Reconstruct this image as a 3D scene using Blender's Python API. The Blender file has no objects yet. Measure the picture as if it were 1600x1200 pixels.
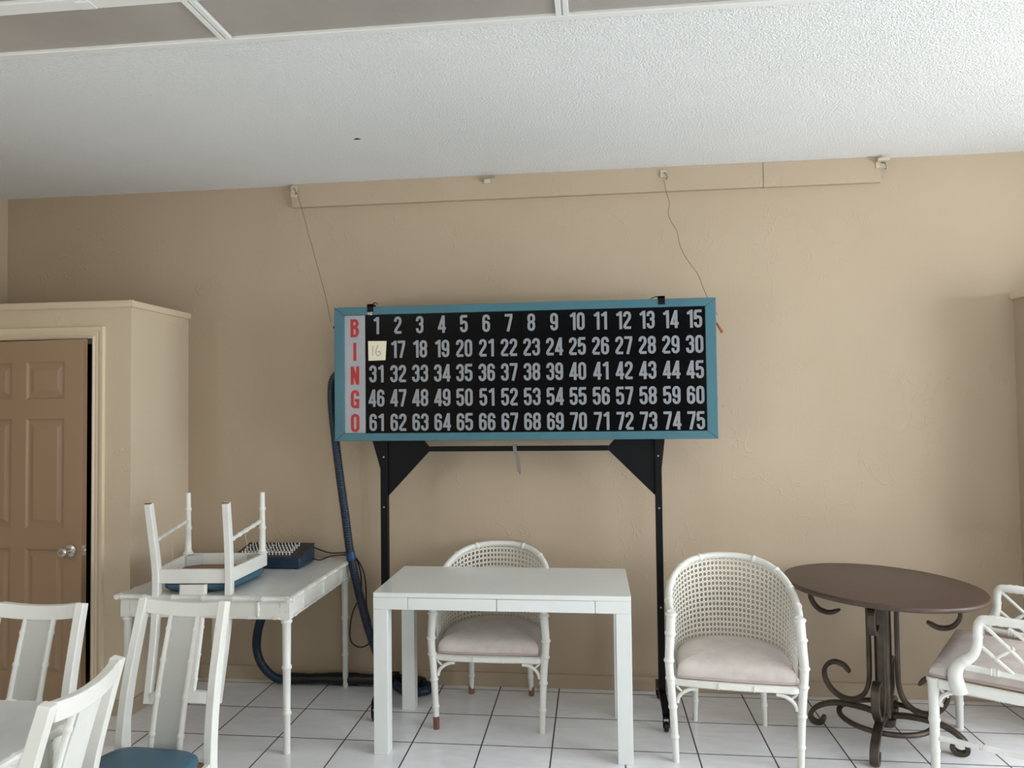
import bpy, math, random
from mathutils import Vector, Matrix
random.seed(7)
C = bpy.context.scene.collection
PI = math.pi

# ------------------------------------------------------------------ camera
cam_d = bpy.data.cameras.new('camera'); cam = bpy.data.objects.new('camera', cam_d); C.objects.link(cam)
def camera_matrix(pitch, roll, yaw, loc):
    cp, sp, cr, sr, cy, sy = math.cos(pitch), math.sin(pitch), math.cos(roll), math.sin(roll), math.cos(yaw), math.sin(yaw)
    f = Vector((-sy*cp, cy*cp, sp)); rt = Vector((cy, sy, 0)); up = rt.cross(f)
    r2 = cr*rt + sr*up; u2 = -sr*rt + cr*up
    m = Matrix((r2, u2, -f)).transposed().to_4x4(); m.translation = loc
    return m
cam.matrix_world = camera_matrix(.0311206, -.0118718, .1109226, Vector((0, 0, 1.5942)))
cam_d.sensor_fit = 'HORIZONTAL'; cam_d.sensor_width = 36; cam_d.lens = 36*1138.13/1600
cam_d.clip_start = .05
bpy.context.scene.camera = cam

# ------------------------------------------------------------------ world, daylight through the windows, added fill lamps, exposure
w = bpy.data.worlds.new('sky'); bpy.context.scene.world = w; w.use_nodes = True
w.node_tree.nodes['Background'].inputs[0].default_value = (.80, .90, 1, 1)
w.node_tree.nodes['Background'].inputs[1].default_value = 1.0
def area_light(name, loc, rot, sx, sy, power, col):
    l = bpy.data.lights.new(name, 'AREA'); l.shape = 'RECTANGLE'; l.size = sx; l.size_y = sy
    l.energy = power; l.color = col
    o = bpy.data.objects.new(name, l); C.objects.link(o); o.location = loc; o.rotation_euler = rot
    return o
area_light('daylight_right', (4.0, 1.85, 1.42), (0, PI/2-.42, 0), 2.1, 3.1, 180, (.93, .97, 1))
area_light('daylight_rear', (2.55, -3.28, 1.35), (PI/2, 0, 0), 1.7, 2.1, 14, (.93, .97, 1))
# added lamps outside the openings, aimed up to brighten the ceiling
area_light('ceiling_fill_right', (4.25, 1.85, .15), (0, math.radians(138), 0), 1.0, 3.1, 10, (.97, 1, 1))
area_light('ceiling_fill_rear', (2.55, -3.6, .15), (math.radians(138), 0, 0), 1.7, 1.0, 85, (.97, 1, 1))
area_light('fill_left', (-3.9, -1.2, 1.6), (0, -PI/2, 0), 1.2, 2.2, 16, (.93, .97, 1))  # added fill lamp that lifts the dim left side
area_light('ceiling_fill_left', (-4.2, -1.0, .6), (0, -math.radians(140), 0), .9, 2.6, 190, (.97, 1, 1))  # added lamp, aimed up to brighten the left of the ceiling
vs = bpy.context.scene.view_settings
vs.view_transform = 'Standard'; vs.look = 'None'; vs.gamma = 1; vs.exposure = 0.15
vs.use_curve_mapping = False

# ------------------------------------------------------------------ materials
def lin(c): return tuple((x/255/12.92 if x/255 <= .04045 else ((x/255+.055)/1.055)**2.4) for x in c) + (1,)
class NT:
    def __init__(s, name):
        s.m = bpy.data.materials.new(name); s.m.use_nodes = True; s.t = s.m.node_tree; s.n = s.t.nodes
        s.b = s.n['Principled BSDF']
    def new(s, kind, **kw):
        n = s.n.new(kind)
        for k, v in kw.items(): setattr(n, k, v)
        return n
    def link(s, a, b): s.t.links.new(a, b)
    def math(s, op, a, b=None, clamp=False):
        n = s.new('ShaderNodeMath', operation=op, use_clamp=clamp)
        for i, x in enumerate((a, b)):
            if x is None: continue
            if isinstance(x, (int, float)): n.inputs[i].default_value = x
            else: s.link(x, n.inputs[i])
        return n.outputs[0]
    def coord(s, scale=(1, 1, 1), kind='Object'):
        tc = s.new('ShaderNodeTexCoord'); mp = s.new('ShaderNodeMapping'); mp.inputs['Scale'].default_value = scale
        s.link(tc.outputs[kind], mp.inputs[0]); return mp.outputs[0]
    def noise(s, vec, scale, detail=3, rough=.5, dist=0):
        n = s.new('ShaderNodeTexNoise'); n.inputs['Scale'].default_value = scale; n.inputs['Detail'].default_value = detail
        n.inputs['Roughness'].default_value = rough; n.inputs['Distortion'].default_value = dist
        s.link(vec, n.inputs['Vector']); return n.outputs['Fac']
    def ramp(s, fac, a, b, ca=(0, 0, 0, 1), cb=(1, 1, 1, 1)):
        r = s.new('ShaderNodeValToRGB'); r.color_ramp.elements[0].position = a; r.color_ramp.elements[1].position = b
        r.color_ramp.elements[0].color = ca; r.color_ramp.elements[1].color = cb
        s.link(fac, r.inputs[0]); return r.outputs[0]
    def mix(s, fac, a, b):
        n = s.new('ShaderNodeMix', data_type='RGBA')
        if isinstance(fac, (int, float)): n.inputs[0].default_value = fac
        else: s.link(fac, n.inputs[0])
        for i, x in ((6, a), (7, b)):
            if isinstance(x, tuple): n.inputs[i].default_value = x
            else: s.link(x, n.inputs[i])
        return n.outputs[2]
    def bump(s, h, strength, dist=.01):
        n = s.new('ShaderNodeBump'); n.inputs['Strength'].default_value = strength; n.inputs['Distance'].default_value = dist
        s.link(h, n.inputs['Height']); s.link(n.outputs[0], s.b.inputs['Normal']); return n
    def color(s, x):
        if isinstance(x, tuple): s.b.inputs['Base Color'].default_value = x
        else: s.link(x, s.b.inputs['Base Color'])
def mat(name, col, rough=.5, metal=0, col2=None, scale=8, wear=None, wear_at=.66, wear_scale=45, bump=0, bscale=80, stretch=(1, 1, 1), spec=.5):
    t = NT(name); t.b.inputs['Roughness'].default_value = rough; t.b.inputs['Metallic'].default_value = metal
    t.b.inputs['Specular IOR Level'].default_value = spec
    c = lin(col); v = t.coord(stretch)
    if col2: c = t.mix(t.ramp(t.noise(v, scale, 4, .6), .35, .65), c, lin(col2))
    if wear:
        wn = t.ramp(t.noise(v, wear_scale, 6, .7), wear_at, wear_at+.04); c = t.mix(wn, c, lin(wear))
    t.color(c)
    if bump: t.bump(t.noise(v, bscale, 3), bump, .004)
    return t.m

WHITE = (229, 230, 225)
M = {}
def worn_white():   # white paint rubbed through to brown wood in spots and along the edges
    t = NT('white_paint_worn'); t.b.inputs['Roughness'].default_value = .38
    v = t.coord()
    c = t.mix(t.ramp(t.noise(v, 8, 4, .6), .35, .65), lin(WHITE), lin((223, 223, 216)))
    spots = t.ramp(t.noise(v, 30, 6, .7), .70, .74)
    bv = t.new('ShaderNodeBevel', samples=4); bv.inputs['Radius'].default_value = .0045
    ge = t.new('ShaderNodeNewGeometry'); dp = t.new('ShaderNodeVectorMath', operation='DOT_PRODUCT')
    t.link(bv.outputs[0], dp.inputs[0]); t.link(ge.outputs['Normal'], dp.inputs[1])
    edge = t.ramp(dp.outputs['Value'], .86, .95, (1, 1, 1, 1), (0, 0, 0, 1))
    chips = t.ramp(t.noise(v, 24, 5, .65), .50, .58)
    wear = t.math('MAXIMUM', spots, t.math('MULTIPLY', t.math('MULTIPLY', edge, chips), .8))
    t.color(t.mix(wear, c, lin((126, 108, 93)))); t.bump(t.noise(v, 80, 3), .12, .004)
    return t.m
M['white'] = worn_white()
M['white_clean'] = mat('white_lacquer', (228, 232, 231), .22, col2=(224, 228, 226), scale=3)
M['tabletop'] = mat('tabletop_worn_white', (214, 216, 214), .3, col2=(196, 199, 198), scale=5, stretch=(1, .35, 1), wear=(170, 168, 162), wear_at=.66, wear_scale=14)
M['cane_paint'] = mat('white_painted_cane', (226, 225, 216), .5, wear=(110, 96, 84), wear_at=.74, wear_scale=40)
M['blue_vinyl'] = mat('blue_vinyl', (62, 98, 117), .45, bump=.15, bscale=220)
M['pink'] = mat('faded_pink_vinyl', (193, 181, 178), .5, col2=(209, 201, 195), scale=9, bump=.25, bscale=14, wear=(150, 132, 128), wear_at=.74, wear_scale=12)
M['piping'] = mat('pink_piping', (186, 164, 164), .5)
M['wood_brown'] = mat('bare_brown_wood', (92, 54, 40), .6, col2=(140, 102, 82), scale=30, stretch=(1, 1, .2))
M['plywood'] = mat('plywood', (140, 110, 84), .7)
M['block'] = mat('grey_wood_block', (190, 188, 190), .6)
M['teal'] = mat('teal_painted_frame', (60, 107, 119), .42, col2=(55, 101, 113), scale=5, bump=.06, bscale=150)
M['black'] = mat('black_acrylic', (3, 5, 9), .12, spec=.12)
M['black_metal'] = mat('black_steel', (5, 6, 9), .5, spec=.18)
M['black_rubber'] = mat('black_rubber', (14, 14, 16), .5)
M['number'] = mat('grey_printed_numbers', (132, 136, 141), .3)
M['letter_back'] = mat('translucent_white_panel', (156, 158, 163), .3, col2=(149, 151, 156), scale=4)
M['red'] = mat('red_letters', (168, 16, 20), .4)
M['paper'] = mat('cream_paper', (222, 214, 190), .8)
M['ink'] = mat('pencil', (110, 108, 104), .8)
M['chrome'] = mat('chrome', (215, 215, 215), .16, 1)
M['steel'] = mat('dull_steel', (150, 146, 138), .45, .8)
M['painted_metal'] = mat('cream_painted_metal', (196, 184, 164), .55, wear=(110, 96, 82), wear_at=.6, wear_scale=60)
M['grey_metal'] = mat('grey_strap', (104, 100, 92), .5, .3)
M['copper'] = mat('copper_wire', (176, 108, 62), .4, .6)
M['wire'] = mat('thin_brown_wire', (78, 62, 48), .6)
M['hose'] = mat('dark_blue_hose', (17, 38, 58), .42)
M['sleeve'] = mat('black_plastic_wrap', (12, 13, 18), .28, bump=.9, bscale=26)
M['tape'] = mat('blue_tape', (30, 72, 122), .4)
M['cable'] = mat('black_cable', (14, 15, 18), .45)
M['console_blue'] = mat('dark_blue_console', (26, 50, 70), .4, bump=.05)
M['console_top'] = mat('black_console_top', (34, 36, 38), .5)
M['switch'] = mat('white_switch', (210, 208, 204), .35)
M['iron'] = mat('bronzed_wrought_iron', (66, 58, 50), .45, .55, col2=(88, 78, 68), scale=14, bump=.3, bscale=60)
M['door'] = mat('tan_door_paint', (162, 136, 110), .42, bump=.1, bscale=60, stretch=(1, 1, .15))
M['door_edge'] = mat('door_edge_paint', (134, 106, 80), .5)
M['casing'] = mat('cream_casing', (216, 200, 174), .4)
M['trim'] = mat('cream_trim', (212, 194, 168), .5)
M['dark'] = mat('dark_shade', (40, 34, 30), .8)  # shade of the closet inside put into the colour
M['grid'] = mat('white_grid_metal', (220, 221, 217), .4)
M['string'] = mat('frayed_string', (205, 195, 180), .8)

def wall_material(name, c1, c2):
    t = NT(name); t.b.inputs['Roughness'].default_value = .62
    v = t.coord()
    base = t.mix(t.ramp(t.noise(v, 1.3, 3), .3, .7), lin(c1), lin(c2))
    t.color(base)
    # trowelled stalks and fine vertical ribs in the plaster
    vo = t.new('ShaderNodeTexVoronoi', feature='DISTANCE_TO_EDGE'); vo.inputs['Scale'].default_value = 5.2
    nz = t.new('ShaderNodeTexNoise'); nz.inputs['Scale'].default_value = 6; t.link(v, nz.inputs['Vector'])
    vm = t.new('ShaderNodeVectorMath', operation='MULTIPLY_ADD'); vm.inputs[1].default_value = (.35, .35, .35)
    t.link(nz.outputs['Color'], vm.inputs[0]); t.link(t.coord((1, 1, .55)), vm.inputs[2]); t.link(vm.outputs[0], vo.inputs['Vector'])
    line = t.ramp(vo.outputs['Distance'], 0, .022, (1, 1, 1, 1), (0, 0, 0, 1))
    mask = t.ramp(t.noise(v, 2.1, 2), .48, .6)
    stalks = t.math('MULTIPLY', line, mask)
    ribs = t.noise(t.coord((140, 140, 3)), 1, 2)
    h = t.math('ADD', stalks, t.math('MULTIPLY', ribs, .25))
    h = t.math('ADD', h, t.math('MULTIPLY', t.noise(v, 90, 3), .35))
    t.bump(h, .26, .006)
    return t.m
def ceiling_material():
    t = NT('white_popcorn_ceiling'); t.b.inputs['Roughness'].default_value = .9
    v = t.coord()
    st = t.ramp(t.noise(v, .9, 3), .35, .7)
    t.color(t.mix(st, lin((237, 239, 238)), lin((231, 233, 231))))
    h = t.math('ADD', t.noise(v, 95, 3, .6), t.math('MULTIPLY', t.noise(v, 190, 2), .5))
    t.bump(t.ramp(h, .45, 1.0), .75, .008)
    return t.m
TILE, TX0, TY0 = .333, -.5490, 4.11457
def floor_material():
    t = NT('white_marbled_floor_tile'); t.b.inputs['Specular IOR Level'].default_value = .8
    tc = t.new('ShaderNodeTexCoord'); sp = t.new('ShaderNodeSeparateXYZ'); t.link(tc.outputs['Object'], sp.inputs[0])
    fx = t.math('DIVIDE', t.math('SUBTRACT', sp.outputs[0], TX0), TILE); fy = t.math('DIVIDE', t.math('SUBTRACT', sp.outputs[1], TY0), TILE)
    def edge(f):
        fr = t.math('FRACT', f); return t.math('MINIMUM', fr, t.math('SUBTRACT', 1.0, fr))
    d = t.math('MINIMUM', edge(fx), edge(fy))
    grout = t.math('LESS_THAN', d, .0105)
    # every tile its own marbling: shift the veins by the tile's index
    cb = t.new('ShaderNodeCombineXYZ'); t.link(t.math('FLOOR', fx), cb.inputs[0]); t.link(t.math('FLOOR', fy), cb.inputs[1])
    wn = t.new('ShaderNodeTexWhiteNoise', noise_dimensions='3D'); t.link(cb.outputs[0], wn.inputs['Vector'])
    ad = t.new('ShaderNodeVectorMath', operation='MULTIPLY_ADD'); ad.inputs[1].default_value = (5, 5, 5)
    t.link(wn.outputs['Color'], ad.inputs[0]); t.link(t.coord((2.2, 6.5, 1)), ad.inputs[2])
    vein = t.ramp(t.noise(ad.outputs[0], 2.2, 5, .6, 1.2), .35, .7)
    tile = t.mix(vein, lin((243, 244, 247)), lin((230, 232, 236)))
    tile = t.mix(t.math('MULTIPLY', wn.outputs['Value'], .25), tile, lin((230, 230, 229)))
    t.color(t.mix(grout, tile, lin((62, 56, 54))))
    t.link(t.math('ADD', t.math('MULTIPLY', grout, .6), .2), t.b.inputs['Roughness'])
    t.bump(t.math('SUBTRACT', 1.0, grout), .4, .002)
    return t.m
def weave_material(name, col):
    t = NT(name); t.b.inputs['Roughness'].default_value = .55
    wa = t.new('ShaderNodeTexChecker'); wa.inputs['Scale'].default_value = 1
    t.link(t.coord((210, 1, 260)), wa.inputs['Vector'])
    t.color(t.mix(wa.outputs['Fac'], lin(col), lin(tuple(int(x*.88) for x in col))))
    t.bump(wa.outputs['Fac'], .35, .002); return t.m
def wood_top_material():
    t = NT('dark_brown_wood_top'); t.b.inputs['Roughness'].default_value = .38; t.b.inputs['Specular IOR Level'].default_value = .35
    n = t.noise(t.coord((3, 40, 3)), 3, 5, .6)
    t.color(t.mix(t.ramp(n, .3, .7), lin((84, 67, 58)), lin((71, 56, 49)))); return t.m
def panel_material():
    t = NT('grey_light_diffuser'); t.b.inputs['Roughness'].default_value = .55
    v = t.coord(); c = t.mix(t.ramp(t.noise(v, 1.6, 4), .35, .7), lin((164, 158, 150)), lin((148, 142, 135)))
    vo = t.new('ShaderNodeTexVoronoi'); vo.inputs['Scale'].default_value = 160; t.link(v, vo.inputs['Vector'])
    t.color(c); t.bump(vo.outputs['Distance'], .3, .002); return t.m
M['wall'] = wall_material('cream_textured_wall', (181, 163, 140), (175, 157, 133)); M['closet_wall'] = wall_material('pale_cream_closet_wall', (206, 190, 166), (201, 185, 160)); M['ceiling'] = ceiling_material(); M['floor'] = floor_material()
M['weave'] = weave_material('grey_woven_cane', (206, 206, 200)); M['wood_top'] = wood_top_material(); M['diffuser'] = panel_material()

# ------------------------------------------------------------------ mesh building
def catmull(pts, n=8, closed=False):
    P = [Vector(p) for p in pts]; out = []
    for i in range(len(P)-1):
        p0 = P[i-1] if i else P[0]*2-P[1]; p1, p2 = P[i], P[i+1]; p3 = P[i+2] if i+2 < len(P) else P[-1]*2-P[-2]
        for k in range(n):
            t = k/n
            out.append(.5*((2*p1)+(p2-p0)*t+(2*p0-5*p1+4*p2-p3)*t*t+(3*p1-p0-3*p2+p3)*t**3))
    out.append(P[-1]); return out
def resample(path, step):
    path = [Vector(p) for p in path]; out = [path[0]]; acc = 0
    for a, b in zip(path, path[1:]):
        L = (b-a).length
        while acc+L >= step:
            t = (step-acc)/L; a = a+(b-a)*t; L = (b-a).length; out.append(a.copy()); acc = 0
        acc += L
    return out
class MB:
    def __init__(s): s.v = []; s.f = []
    def add(s, vs, fs):
        o = len(s.v); s.v += [tuple(x) for x in vs]; s.f += [tuple(i+o for i in f) for f in fs]; return s
    def box(s, x0, x1, y0, y1, z0, z1):
        return s.add([(x0,y0,z0),(x1,y0,z0),(x1,y1,z0),(x0,y1,z0),(x0,y0,z1),(x1,y0,z1),(x1,y1,z1),(x0,y1,z1)],
                     [(0,3,2,1),(4,5,6,7),(0,1,5,4),(1,2,6,5),(2,3,7,6),(3,0,4,7)])
    def hexa(s, b, t):   # four bottom points, four top points (same winding)
        return s.add(list(b)+list(t), [(3,2,1,0),(4,5,6,7),(0,1,5,4),(1,2,6,5),(2,3,7,6),(3,0,4,7)])
    def prism(s, poly, a, b):   # poly of points at a (list of 3-D), extruded by vector b
        n = len(poly); P = [Vector(p) for p in poly]; Q = [p+Vector(b) for p in P]
        return s.add(P+Q, [tuple(range(n))[::-1], tuple(range(n, 2*n))]+[(i,(i+1)%n,n+(i+1)%n,n+i) for i in range(n)])
    def rings(s, rings, cap=True, closed=False):
        n = len(rings[0]); vs = [p for r in rings for p in r]; fs = []
        m = len(rings)
        for i in range(m if closed else m-1):
            j = (i+1) % m
            for k in range(n): fs.append((i*n+k, i*n+(k+1)%n, j*n+(k+1)%n, j*n+k))
        if cap and not closed: fs += [tuple(range(n))[::-1], tuple(range((m-1)*n, m*n))]
        return s.add(vs, fs)
    def tube(s, path, r, seg=10, cap=True, closed=False):
        P = [Vector(p) for p in path]; n = len(P)
        R = [r]*n if isinstance(r, (int, float)) else list(r)
        T = []
        for i in range(n):
            a = P[(i-1)%n] if (closed or i) else P[0]; b = P[(i+1)%n] if (closed or i < n-1) else P[-1]
            T.append((b-a).normalized())
        u = T[0].orthogonal().normalized(); rings = []
        for i in range(n):
            u = (u-T[i]*u.dot(T[i])).normalized(); v = T[i].cross(u)
            rings.append([P[i]+R[i]*(math.cos(2*PI*k/seg)*u+math.sin(2*PI*k/seg)*v) for k in range(seg)])
        return s.rings(rings, cap, closed)
    def strap(s, path, wide, thick, b, cap=True):   # flat bar: 'wide' along the fixed vector b
        P = [Vector(p) for p in path]; n = len(P); b = Vector(b).normalized(); rings = []
        W = [wide]*n if isinstance(wide, (int, float)) else wide
        H = [thick]*n if isinstance(thick, (int, float)) else thick
        for i in range(n):
            t = (P[min(i+1, n-1)]-P[max(i-1, 0)]).normalized(); nn = t.cross(b).normalized()
            rings.append([P[i]+b*W[i]/2*x+nn*H[i]/2*y for x, y in ((-1,-1),(1,-1),(1,1),(-1,1))])
        return s.rings(rings, cap)
    def lathe(s, prof, o=(0,0,0), seg=20, axis='z'):
        rings = []
        for r, h in prof:
            ring = []
            for k in range(seg):
                c, d = r*math.cos(2*PI*k/seg), r*math.sin(2*PI*k/seg)
                p = {'z': (c, d, h), 'y': (c, h, -d), 'x': (h, c, d)}[axis]
                ring.append(Vector(p)+Vector(o))
            rings.append(ring)
        return s.rings(rings)
    def bamboo(s, p, q, r0, r1=None, nodes=(), seg=10, bump=1.28):
        p, q = Vector(p), Vector(q); L = (q-p).length; r1 = r1 or r0
        ks = [(0, 1), (1, 1)]
        for t in nodes:
            for d, k in ((-.012, .97), (-.004, bump), (.004, bump), (.012, .97)): ks.append((t+d/L, k))
        ks = sorted((t, k) for t, k in ks if 0 <= t <= 1)
        ks = [q for i, q in enumerate(ks) if i == 0 or q[0]-ks[i-1][0] > 1e-4]
        return s.tube([p+(q-p)*t for t, k in ks], [(r0+(r1-r0)*t)*k for t, k in ks], seg)
    def build(s, name, m, parent=None, bevel=0, smooth=True, angle=40, seg=2, solid=0):
        me = bpy.data.meshes.new(name); me.from_pydata(s.v, [], s.f); me.materials.append(m)
        import bmesh
        bm = bmesh.new(); bm.from_mesh(me); bmesh.ops.recalc_face_normals(bm, faces=bm.faces); bm.to_mesh(me); bm.free()
        if smooth:
            me.polygons.foreach_set('use_smooth', [True]*len(me.polygons)); me.set_sharp_from_angle(angle=math.radians(angle))
        o = bpy.data.objects.new(name, me); C.objects.link(o)
        if parent: o.parent = parent
        if solid:
            md = o.modifiers.new('thickness', 'SOLIDIFY'); md.thickness = solid; md.offset = 0
        if bevel:
            md = o.modifiers.new('bevel', 'BEVEL'); md.width = bevel; md.segments = seg; md.limit_method = 'ANGLE'; md.angle_limit = math.radians(35)
        return o
def bamboo_path(mb, pts, r, nodes=(), seg=10, n=8, taper=None):   # a bent cane with raised joints
    path = resample(catmull(pts, n), .006); L = len(path)-1
    R = []
    for i in range(len(path)):
        t = i/L; rr = r if taper is None else taper[0]+(taper[1]-taper[0])*t
        d = min([abs(t-k)*L*.006 for k in nodes] or [1])
        R.append(rr*(1.26 if d < .0055 else 1.0))
    return mb.tube(path, R, seg)
def tag(o, label=None, cat=None, group=None, kind=None):
    if label: o['label'] = label
    if cat: o['category'] = cat
    if group: o['group'] = group
    if kind: o['kind'] = kind
    return o
def thing(name, label, cat, loc=(0,0,0), rotz=0, group=None):
    o = bpy.data.objects.new(name, None); C.objects.link(o); o.empty_display_size = .1
    o.location = loc; o.rotation_euler = (0, 0, rotz)
    return tag(o, label, cat, group)
def struct(o, label=None, cat=None): return tag(o, label, cat, None, 'structure')
def copy_tree(o, parent=None):
    c = o.copy(); C.objects.link(c)
    if parent: c.parent = parent
    for ch in list(o.children): copy_tree(ch, c)
    return c

# ------------------------------------------------------------------ the room
YW, H, XL, XR, YR = 4.178, 2.9387, -3.65, 3.6, -3.0
struct(MB().box(XL-.1, XR+.1, YR-.1, YW+.12, -.08, 0).build('floor', M['floor'], smooth=False), 'white marbled floor tiles with dark grout', 'floor')
struct(MB().box(XL-.1, XR+.1, YR-.1, YW+.12, H, H+.08).build('ceiling', M['ceiling'], smooth=False), 'white popcorn textured ceiling', 'ceiling')
struct(MB().box(XL-.1, XR+.1, YW, YW+.12, 0, H).build('wall_back', M['wall'], smooth=False), 'cream textured plaster back wall behind the bingo board', 'wall')
def holed_wall(name, axis, pos, a0, a1, h0, h1, z0, z1, lab):
    m = MB(); d = .1 if pos > 0 else -.1
    def bx(a, b, c, e):
        lo, hi = min(pos, pos+d), max(pos, pos+d)
        if axis == 'x': m.box(lo, hi, a, b, c, e)
        else: m.box(a, b, lo, hi, c, e)
    bx(a0, h0, 0, H); bx(h1, a1, 0, H); bx(h0, h1, 0, z0); bx(h0, h1, z1, H)
    return struct(m.build(name, M['wall'], smooth=False), lab, 'wall')
holed_wall('wall_left', 'x', XL, YR, YW, -2.5, .3, .7, 2.3, 'cream left wall above the closet')  # opening added to let the left fill lamps in
holed_wall('wall_right', 'x', XR, YR, YW, .25, 3.4, .25, 2.45, 'cream right wall around a wide window')
holed_wall('wall_rear', 'y', YR, XL, XR, 1.7, 3.4, .25, 2.45, 'cream wall behind the viewer around a wide window')
def window_frame(name, axis, pos, a0, a1, z0, z1):
    m = MB(); n = 3
    def bx(a, b, c, e):
        lo, hi = pos-.03, pos+.03
        if axis == 'x': m.box(lo, hi, a, b, c, e)
        else: m.box(a, b, lo, hi, c, e)
    bx(a0, a1, z0, z0+.04); bx(a0, a1, z1-.04, z1)
    for k in range(n+1):
        a = a0+(a1-a0-.04)*k/n; bx(a, a+.04, z0+.04, z1-.04)
    return struct(m.build(name, M['grid'], smooth=False), None, 'window')
window_frame('window_1', 'x', XR+.05, .25, 3.4, .25, 2.45)['label'] = 'wide white framed window in right wall'
window_frame('window_added', 'x', XL-.05, -2.5, .3, .7, 2.3)['label'] = 'added white frame around the opening for the left fill lamps'  # made-up window, unseen, goes with the left fill lamps
window_frame('window_2', 'y', YR-.05, 1.7, 3.4, .25, 2.45)['label'] = 'wide white framed window behind the viewer'

# closet block on the left: front wall with a door opening, side wall, top, cap moulding
CY, CX, CZ = 3.623, -2.443, 2.17
OX0, OX1, OZ = -3.45, -2.655, 1.985
m = MB().box(XL, OX0, CY, CY+.09, 0, CZ); m.box(OX1, CX, CY, CY+.09, 0, CZ); m.box(OX0, OX1, CY, CY+.09, OZ, CZ)
struct(m.build('wall_closet_front', M['closet_wall'], smooth=False), 'cream closet front wall around the tan door', 'wall')
struct(MB().box(CX-.08, CX, CY+.09, YW, 0, CZ).build('wall_closet_side', M['closet_wall'], smooth=False), 'cream closet side wall beside the game table', 'wall')
struct(MB().box(XL, CX-.08, CY+.09, YW, CZ-.04, CZ).build('ceiling_closet', M['wall'], smooth=False), 'cream top of the closet block', 'ceiling')
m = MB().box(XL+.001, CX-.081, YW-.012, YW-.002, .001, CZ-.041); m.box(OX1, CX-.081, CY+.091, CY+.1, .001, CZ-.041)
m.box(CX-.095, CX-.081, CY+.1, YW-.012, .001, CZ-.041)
struct(m.build('wall_closet_inside', M['dark'], smooth=False), 'closet inside with its shade painted as a dark colour', 'wall')  # dark lining sheets stand in for the shade behind the door
def cap(name, pts, lab):   # rounded cap moulding along the top edge
    m = MB()
    for a, b, nrm in pts:
        a, b, nrm = Vector(a), Vector(b), Vector(nrm)
        prof = [(0, 0), (.012, 0), (.016, .008), (.018, .022), (.014, .034), (0, .038)]
        A = [a+nrm*x+Vector((0, 0, z)) for x, z in prof]; B = [b+nrm*x+Vector((0, 0, z)) for x, z in prof]
        m.rings([A, B])
    return struct(m.build(name, M['trim'], angle=50), lab, 'trim')
cap('trim_closet', [((XL, CY, CZ-.02), (CX+.015, CY, CZ-.02), (0, -1, 0)), ((CX, CY-.015, CZ-.02), (CX, YW, CZ-.02), (1, 0, 0))], 'cream cap moulding along the top of the closet')
# matching block on the right
BX = 2.252
struct(MB().box(BX, XR, CY, YW, 0, 2.16).build('wall_block_right', M['wall'], smooth=False), 'cream low block wall at the right edge', 'wall')
cap('trim_block', [((BX, CY-.015, 2.14), (BX, YW, 2.14), (-1, 0, 0)), ((BX-.015, CY, 2.14), (XR, CY, 2.14), (0, -1, 0))], 'cream cap moulding on the low block at right')
# baseboards
def skirting(name, x0, x1, y0, y1, lab): return struct(MB().box(x0, x1, y0, y1, 0, .078).build(name, M['wall'], bevel=.003, smooth=False), lab, 'baseboard')
skirting('baseboard_back', CX+.012, BX-.012, YW-.012, YW, 'cream baseboard along the back wall')
skirting('baseboard_closet', CX, CX+.012, CY, YW, 'cream baseboard along the closet side')
skirting('baseboard_front', OX1+.066, CX+.012, CY-.012, CY, 'cream baseboard on closet front beside the door casing')
skirting('baseboard_right', BX-.012, BX, CY, YW, 'cream baseboard on the low block at right')
# fascia board under the ceiling
m = MB().box(-1.775, .957, YW-.030, YW, 2.80, 2.9386); m.box(.9595, 1.582, YW-.029, YW, 2.799, 2.9386)
struct(m.build('trim_fascia', M['wall'], bevel=.002, smooth=False), 'cream fascia board under the ceiling above the bingo board', 'trim')
# door casing with fluted profile
m = MB()
def casing_run(a, b, n1):
    prof = [(0, .0), (0, .016), (.008, .02), (.018, .012), (.024, .015), (.034, .012), (.042, .016), (.052, .018), (.062, .018), (.065, 0)]
    a, b, n1 = Vector(a), Vector(b), Vector(n1); ax = (b-a).normalized()
    A = [a+n1*u+Vector((0, -d, 0))+ax*(-u if 0 else 0) for u, d in prof]
    B = [b+n1*u+Vector((0, -d, 0))+ax*u for u, d in prof]
    A = [a+n1*u+Vector((0, -d, 0))-ax*u*casing_run.start for u, d in prof]
    m.rings([A, B])
casing_run.start = 0
casing_run((OX1, CY, 0), (OX1, CY, OZ), (1, 0, 0))
casing_run((OX0, CY, 0), (OX0, CY, OZ), (-1, 0, 0))
casing_run.start = 1
casing_run((OX0, CY, OZ), (OX1, CY, OZ), (0, 0, 1))
struct(m.build('trim_door_casing', M['casing'], angle=25), 'cream fluted casing around the tan door', 'trim')
m = MB().box(OX1-.004, OX1+.0, CY-.002, CY+.09, 0, OZ); m.box(OX0, OX0+.004, CY-.002, CY+.09, 0, OZ); m.box(OX0+.004, OX1-.004, CY+.05, CY+.09, OZ-.02, OZ-.001)
struct(m.build('trim_door_jamb', M['casing'], smooth=False), 'cream jamb inside the door casing', 'trim')
MB().box(OX1-.0055, OX1-.004, CY+.01, CY+.035, .82, .89).build('strike_plate', M['chrome'], bpy.data.objects['trim_door_jamb'])
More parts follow.
